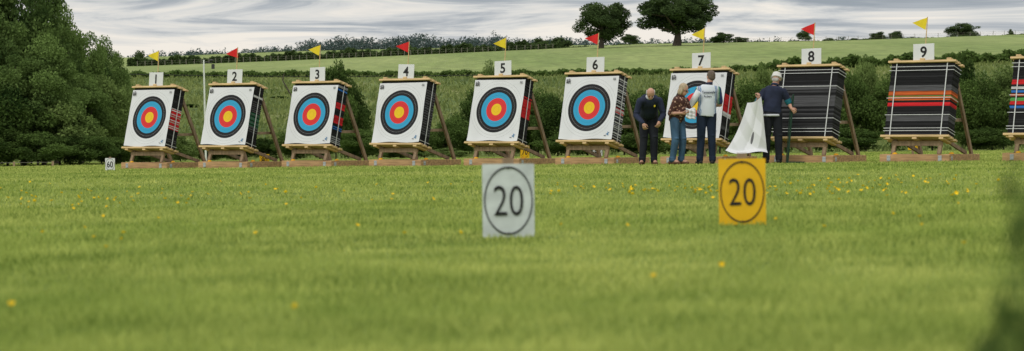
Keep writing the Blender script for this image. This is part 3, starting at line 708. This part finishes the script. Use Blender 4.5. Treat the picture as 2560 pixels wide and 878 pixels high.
    for s in (-1,1): obj('eye',P().ell(hc+r*s*.030+up*.012+f*.078,(.012,.008,.006),R,8).mesh('eye'),parent=e,mat=black)
    if cl.get('glasses'):
        gl=P()
        for s in (-1,1):
            c0=hc+r*s*.032+up*.010+f*.093; pr=None
            for q_ in range(13):
                a=2*math.pi*q_/12; p_=c0+r*.024*math.cos(a)+up*.019*math.sin(a)
                if pr: gl.tube(pr,.003,p_,.003,5)
                pr=p_
            gl.tube(c0+r*s*.024,.0025,hc+r*s*.080+up*.01,.0025,5)
        obj('glasses',gl.mesh('glasses'),parent=e,mat=black)
    return e
navy=mat('navy_cloth',(.018,.024,.05),.85,.35,(6,6,6),.5); dark=mat('dark_trousers',(.014,.016,.022),.9,.35,(6,6,5),.5); navyt=mat('navy_trousers',(.014,.024,.048),.9,.35,(6,6,5),.5)
jeans=mat('blue_denim',(.05,.105,.175),.9,.35,(7,7,4),.5); shoeb=mat('black_shoes',(.02,.02,.02),.6,.2); brownshoe=mat('brown_shoes',(.12,.06,.03),.6,.2)
greyhair=mat('grey_hair',(.42,.40,.37),.8,.2,(40,40,10)); blond=mat('greying_blond_hair',(.42,.33,.22),.8,.25,(40,40,10)); brownhair=mat('greying_brown_hair',(.13,.10,.075),.8,.3,(40,40,10))
hatm=mat('off_white_hat',(.62,.61,.57),.85,.08); trimm=mat('blue_green_trim',(.012,.12,.16),.8,.6,(9,9,9))
whitecloth=mat('white_collar',(.6,.62,.65),.8,.05)
blouse,nt,b=newmat('brown_print_blouse'); tc=N(nt,'ShaderNodeTexCoord'); vo=N(nt,'ShaderNodeTexVoronoi'); vo.inputs['Scale'].default_value=20; nt.links.new(tc.outputs['Object'],vo.inputs['Vector'])
r_=ramp(nt,[(0,(.60,.46,.36)),(.30,(.45,.26,.17)),(.38,(.08,.028,.02)),(1,(.05,.018,.014))]); nt.links.new(vo.outputs['Distance'],r_.inputs[0]); nt.links.new(r_.outputs[0],b.inputs['Base Color']); b.inputs['Roughness'].default_value=.85
club,nt,b=newmat('white_blue_navy_shirt'); tc=N(nt,'ShaderNodeTexCoord'); sp=N(nt,'ShaderNodeSeparateXYZ'); nt.links.new(tc.outputs['Object'],sp.inputs[0])
ms=N(nt,'ShaderNodeMath',operation='SUBTRACT'); nt.links.new(sp.outputs[0],ms.inputs[0]); ms.inputs[1].default_value=.02
ab=N(nt,'ShaderNodeMath',operation='ABSOLUTE'); nt.links.new(ms.outputs[0],ab.inputs[0]); nz=N(nt,'ShaderNodeTexNoise'); nz.inputs['Scale'].default_value=14; nt.links.new(tc.outputs['Object'],nz.inputs['Vector'])
ma=N(nt,'ShaderNodeMath',operation='MULTIPLY_ADD'); nt.links.new(nz.outputs[0],ma.inputs[0]); ma.inputs[1].default_value=.05; nt.links.new(ab.outputs[0],ma.inputs[2])
r_=ramp(nt,[(0,(.66,.70,.74)),(.15,(.62,.67,.72)),(.162,(.05,.16,.35)),(.178,(.58,.63,.68)),(.188,(.03,.07,.24)),(.21,(.6,.63,.65)),(.24,(.08,.25,.14)),(.26,(.02,.04,.14))]); nt.links.new(ma.outputs[0],r_.inputs[0]); nt.links.new(r_.outputs[0],b.inputs['Base Color']); b.inputs['Roughness'].default_value=.8

p1=person(1622,44.8,dict(pelvis=(0,.16,.94),neck=(.0,-.27,1.275),head=(.01,-.41,1.325),face=(0.02,-.60,-.8),headup=(0,-.6,.7),
  shL=(-.18,-.23,1.19),shR=(.185,-.23,1.20),elL=(-.25,-.22,.92),elR=(.26,-.20,.94),wrL=(-.13,-.44,.78),wrR=(.17,-.44,.82),
  hdL=(.3,-.1,-1),hdR=(-.3,-.1,-1),hnL=(.5,.8,0),hnR=(-.5,.8,0),curlL=.75,curlR=.75,
  hipL=(-.085,.14,.91),hipR=(.085,.14,.91),knL=(-.09,.04,.49),knR=(.10,.05,.49),anL=(-.12,.04,.08),anR=(.10,.06,.08),ftL=(-.25,-1,0),ftR=(.25,-1,0)),
  dict(trousers=dark,shoes=brownshoe,top=navy,sleeve='long',topname='jacket',hair='fringe',hairm=greyhair,hem=-.2,belly=.03,collar=whitecloth),'balding man in navy jacket, head bowed, hands lowered')
q=P(); q.ell((0,0,0),(.018,.008,.022)); obj('jacket_badge',q.mesh('badge'),parent=p1,mat=flagY,loc=(.09,-.30,1.10))
p2=person(1694,44.7,dict(k=.93,pelvis=(-.02,.02,.86),neck=(.06,-.05,1.28),head=(.105,-.09,1.395),face=(.80,-.50,-.42),headup=(0,0,1),
  shL=(-.05,-.145,1.195),shR=(.16,.085,1.20),elL=(-.140,-.14,.955),elR=(.23,.05,.985),wrL=(.06,-.22,.96),wrR=(.27,-.10,.975),
  hdL=(.9,-.15,-.1),hdR=(.3,-.7,-.3),hnL=(0,.5,.8),hnR=(-.6,0,.6),curlL=.7,curlR=.7,
  hipL=(-.06,-.06,.84),hipR=(.05,.06,.84),knL=(-.05,-.10,.45),knR=(.10,.03,.45),anL=(-.10,-.05,.08),anR=(.07,.08,.08),ftL=(.8,-.6,0),ftR=(.8,-.6,0)),
  dict(trousers=jeans,shoes=brownshoe,top=blouse,sleeve='short',sl=1.0,topname='blouse',hair='bob',hairm=blond,hem=-.12,belly=.035,glasses=True),'woman in brown patterned blouse and jeans holding papers')
p3=person(1766,44.9,dict(pelvis=(0,0,.96),neck=(.045,.02,1.50),head=(.085,.05,1.635),face=(-.35,.9,-.15),headup=(0,0,1),
  shL=(-.145,.01,1.40),shR=(.215,.0,1.40),elL=(-.245,-.01,1.14),elR=(.265,.10,1.12),wrL=(-.35,-.02,1.03),wrR=(.13,.30,1.10),
  hdL=(-.3,-.3,.9),hdR=(-.7,.7,0),hnL=(.9,.3,.1),hnR=(-.4,-.2,.8),curlL=.8,curlR=.6,
  hipL=(-.09,0,.94),hipR=(.09,0,.94),knL=(-.10,-.0,.50),knR=(.10,.01,.50),anL=(-.125,.0,.08),anR=(.115,.02,.08),ftL=(-.3,1,0),ftR=(.15,1,0)),
  dict(trousers=navyt,shoes=shoeb,top=club,sleeve='short',sl=.8,topname='shirt',hair='short',hairm=brownhair,hem=-.12,collar=navy),'man in white and blue shirt, back turned, holding rolls')
t1=textmesh('Tenneswelle',.25,.05,.02); obj('shirt_lettering',t1,parent=p3,mat=navy,loc=(.03,-.139,1.345)); 
t2=textmesh('Archers',.15,.04,.02); obj('shirt_lettering',t2,parent=p3,mat=navy,loc=(.01,-.143,1.27))
p4=person(1930,44.7,dict(pelvis=(-.01,0,.94),neck=(.05,.05,1.455),head=(.09,.10,1.57),face=(.35,.85,-.45),headup=(0,0,1),
  shL=(-.145,.03,1.345),shR=(.22,.01,1.34),elL=(-.285,.02,1.11),elR=(.325,.03,1.105),wrL=(-.27,-.13,1.19),wrR=(.35,-.05,1.03),
  hdL=(.1,-.2,1),hdR=(.35,-.1,-.35),hnL=(-.7,.6,0),hnR=(0,.9,-.1),curlL=.9,curlR=.95,
  hipL=(-.09,0,.92),hipR=(.09,0,.92),knL=(-.10,-.0,.49),knR=(.12,.01,.49),anL=(-.11,.0,.08),anR=(.13,.02,.08),ftL=(-.2,1,0),ftR=(.3,1,0)),
  dict(trousers=dark,shoes=shoeb,top=navy,sleeve='short',sl=.85,trim=trimm,topname='shirt',hair='hat',hairm=greyhair,hatm=hatm,hem=-.05,belly=.02,collar=navy),'man in navy shirt and pale bucket hat, back turned')
q=P(); q.loft([((-.01,0,.88),(1,0,0),(0,1,0),.187,.138),((-.01,0,.92),(1,0,0),(0,1,0),.184,.135)]); obj('white_shirt_hem',q.mesh('hem'),parent=p4,mat=whitecloth,smooth=True)

def place(name,u,D,me,mm,label,cat,smooth=False):
    x=bx(u,D); return obj(name,me,mat=mm,loc=(x,D,zt1(x,D)),smooth=smooth,label=label,category=cat)
paper=mat('white_paper',(.72,.73,.74),.6,.04,(5,5,5))
def roll(p0,p1,r):
    p0=Vector(p0);p1=Vector(p1); d=(p1-p0).normalized(); e1=d.cross(Vector((0,1,0))).normalized(); e2=d.cross(e1); n=28
    def ring(c,q): return [c+(e1*math.cos(2*math.pi*i/n)+e2*math.sin(2*math.pi*i/n))*(q+(.006 if i<2 else 0)) for i in range(n)]
    return P().rings([ring(p0+d*.05,r*.6),ring(p0,r*.8),ring(p0,r),ring(p0.lerp(p1,.3)+e1*.004,r*.97),ring(p0.lerp(p1,.7)-e1*.003,r*1.02),ring(p1,r),ring(p1,r*.8),ring(p1-d*.05,r*.6)]).mesh('roll')
place('paper_roll',1766,44.9,roll((-.41,-.06,.92),(-.16,-.17,1.36),.052),paper,'rolled white paper target face held in arm','paper roll',True)
place('paper_roll',1766,44.9,roll((-.37,.07,.95),(-.15,-.03,1.38),.045),paper,'rolled white paper target face held in arm','paper roll',True)
V=[];F_=[];n=10
for j in range(n+1):
    for i in range(n+1):
        a=i/n-.5; c_=j/n-.5; V.append((.235+a*.17,-.24+.02*math.sin(a*14)+.012*math.sin(c_*17+a*5),.95+c_*.19+.01*math.sin(a*9)))
for j in range(n):
    for i in range(n): a=j*(n+1)+i; F_.append((a,a+1,a+n+2,a+n+1))
me=bpy.data.meshes.new('papers'); me.from_pydata(V,[],F_); me.update(); o=place('paper_sheet',1694,44.7,me,paper,'crumpled white paper sheets in a plastic sleeve','paper',True)
so=o.modifiers.new('s','SOLIDIFY'); so.thickness=.02
# loose sheet: stiff paper with a few broad bends and sharp creases
V=[];F_=[];uv=[];nu,nv=44,52
TL=Vector((-.47,-.12,1.13));TR=Vector((-.22,-.18,1.25));BL=Vector((-.89,-.12,.22));BR=Vector((-.12,-.30,.12))
tri=lambda v: abs((v%1.0)-.5)*2
for j in range(nv+1):
    t=j/nv
    for i in range(nu+1):
        s_=i/nu; a=TL.lerp(TR,s_); b_=BL.lerp(BR,s_); p_=a.lerp(b_,t**.9)
        sag=-.04*math.sin(s_*math.pi)*(1-t)
        y=-.14*math.sin(s_*math.pi)*(1-t*.2)+.075*(tri(s_*1.4+t*.5)-.5)*(.35+.8*t)+.04*(tri(t*1.8-s_*1.1+.2)-.5)
        x=.05*math.sin(t*3.2)*(1-s_)
        z=sag-.05*math.sin(s_*math.pi*1.6+.3)*t
        p_=p_+Vector((x,y,z))
        if t>.9: p_.y-= (t-.9)*1.3; p_.z+=(t-.9)*.4
        p_.z=max(p_.z,.02)
        V.append(p_); uv.append((s_*1.2-.60,t*1.3-.86))
for j in range(nv):
    for i in range(nu): a=j*(nu+1)+i; F_.append((a,a+nu+1,a+nu+2,a+1))
me=bpy.data.meshes.new('sheet'); me.from_pydata(V,[],F_); me.update(); ul=me.uv_layers.new(name='UVMap')
for l in me.loops: ul.data[l.index].uv=uv[l.vertex_index]
backm,nt,b=newmat('paper_reverse_with_print'); tc=N(nt,'ShaderNodeTexCoord'); mp=N(nt,'ShaderNodeMapping'); mp.inputs['Scale'].default_value=(3.2,1,0); mp.inputs['Location'].default_value=(-.25,0,0); nt.links.new(tc.outputs['UV'],mp.inputs[0]); ln=N(nt,'ShaderNodeVectorMath',operation='LENGTH'); nt.links.new(mp.outputs[0],ln.inputs[0])
r_=ramp(nt,[(0,(.13,.13,.14)),(.16,(.72,.73,.74))],'CONSTANT'); nt.links.new(ln.outputs['Value'],r_.inputs[0]); nt.links.new(r_.outputs[0],b.inputs['Base Color']); b.inputs['Roughness'].default_value=.6
place('target_face_sheet',1930,44.7,me,backm,'large loose white target face sheet drooping to grass','target face',False)
e=empty('hand_truck',(bx(1930,44.72),44.72,zt1(bx(1930,44.72),44.72)),label='dark green metal hand truck with flat toe plate',category='hand truck')
greenm=mat('dark_green_paint',(.010,.040,.022),.5,.2)
q=P(); q.beam((.395,-.01,1.29),(.29,-.01,.03),.034,.03); q.beam((.36,.03,1.25),(.27,.06,.03),.015,.03); q.beam((.375,-.01,1.1),(.36,.03,1.1),.02,.02)
bevel(obj('upright',q.mesh('upright'),parent=e,mat=greenm),.004,1)
bevel(obj('toe_plate',P().box((.43,-.02,.022),(.34,.20,.03)).mesh('toe'),parent=e,mat=greenm),.004,1)

# ---------------------------------------------------------------- world, sun, camera
w=bpy.data.worlds.new('World'); S.world=w; w.use_nodes=True; nt=w.node_tree; nt.nodes.clear()
out=N(nt,'ShaderNodeOutputWorld'); sky=N(nt,'ShaderNodeTexSky'); sky.sky_type='NISHITA'; sky.sun_disc=False
SE,SR=math.radians(48),math.radians(215)
sky.sun_elevation=SE; sky.sun_rotation=SR
bg=N(nt,'ShaderNodeBackground'); bg.inputs[1].default_value=.08; nt.links.new(sky.outputs[0],bg.inputs[0])
tc=N(nt,'ShaderNodeTexCoord'); mp=N(nt,'ShaderNodeMapping'); mp.inputs['Scale'].default_value=(9,9,95); mp.inputs['Rotation'].default_value=(0,math.radians(.8),0); nt.links.new(tc.outputs['Generated'],mp.inputs[0])
nz=N(nt,'ShaderNodeTexNoise'); nz.inputs['Scale'].default_value=1; nz.inputs['Detail'].default_value=8; nz.inputs['Roughness'].default_value=.6; nz.inputs['Distortion'].default_value=.8; nt.links.new(mp.outputs[0],nz.inputs['Vector'])
sp=N(nt,'ShaderNodeSeparateXYZ'); nt.links.new(tc.outputs['Generated'],sp.inputs[0])
el=N(nt,'ShaderNodeMapRange'); el.inputs['From Min'].default_value=.038; el.inputs['From Max'].default_value=.062; el.inputs['To Min'].default_value=.14; el.inputs['To Max'].default_value=-.05; nt.links.new(sp.outputs[2],el.inputs[0])
ad=N(nt,'ShaderNodeMath',operation='ADD'); nt.links.new(nz.outputs[0],ad.inputs[0]); nt.links.new(el.outputs[0],ad.inputs[1])
cr=ramp(nt,[(.36,(.32,.36,.41)),(.45,(.44,.47,.51)),(.53,(.70,.70,.69)),(.64,(.93,.87,.79))]); nt.links.new(ad.outputs[0],cr.inputs[0])
up=N(nt,'ShaderNodeMapRange'); up.inputs['From Min'].default_value=.07; up.inputs['From Max'].default_value=.4; nt.links.new(sp.outputs[2],up.inputs[0])
mx=N(nt,'ShaderNodeMix',data_type='RGBA'); nt.links.new(up.outputs[0],mx.inputs[0]); nt.links.new(cr.outputs[0],mx.inputs[6]); mx.inputs[7].default_value=(1,1,1,1)
bg2=N(nt,'ShaderNodeBackground'); bg2.inputs[1].default_value=1.0; nt.links.new(mx.outputs[2],bg2.inputs[0])
ms=N(nt,'ShaderNodeMixShader'); ms.inputs[0].default_value=.92; nt.links.new(bg.outputs[0],ms.inputs[1]); nt.links.new(bg2.outputs[0],ms.inputs[2]); nt.links.new(ms.outputs[0],out.inputs[0])
sl=bpy.data.lights.new('sun','SUN'); sl.energy=1.1; sl.angle=math.radians(16); sl.color=(1,.96,.9)
so=bpy.data.objects.new('sun',sl); C.objects.link(so)
dr=Vector((math.sin(SR)*math.cos(SE),math.cos(SR)*math.cos(SE),math.sin(SE))); so.rotation_euler=dr.to_track_quat('Z','Y').to_euler()
cam=bpy.data.cameras.new('camera'); co=bpy.data.objects.new('camera',cam); C.objects.link(co); S.camera=co
co.location=(0,0,CH); co.rotation_euler=(math.radians(90)-math.atan(70/F),0,0)
cam.sensor_width=36; cam.lens=F/2560*36; cam.clip_end=9000; cam.clip_start=.05
cam.dof.use_dof=True; cam.dof.focus_distance=48; cam.dof.aperture_fstop=5.6
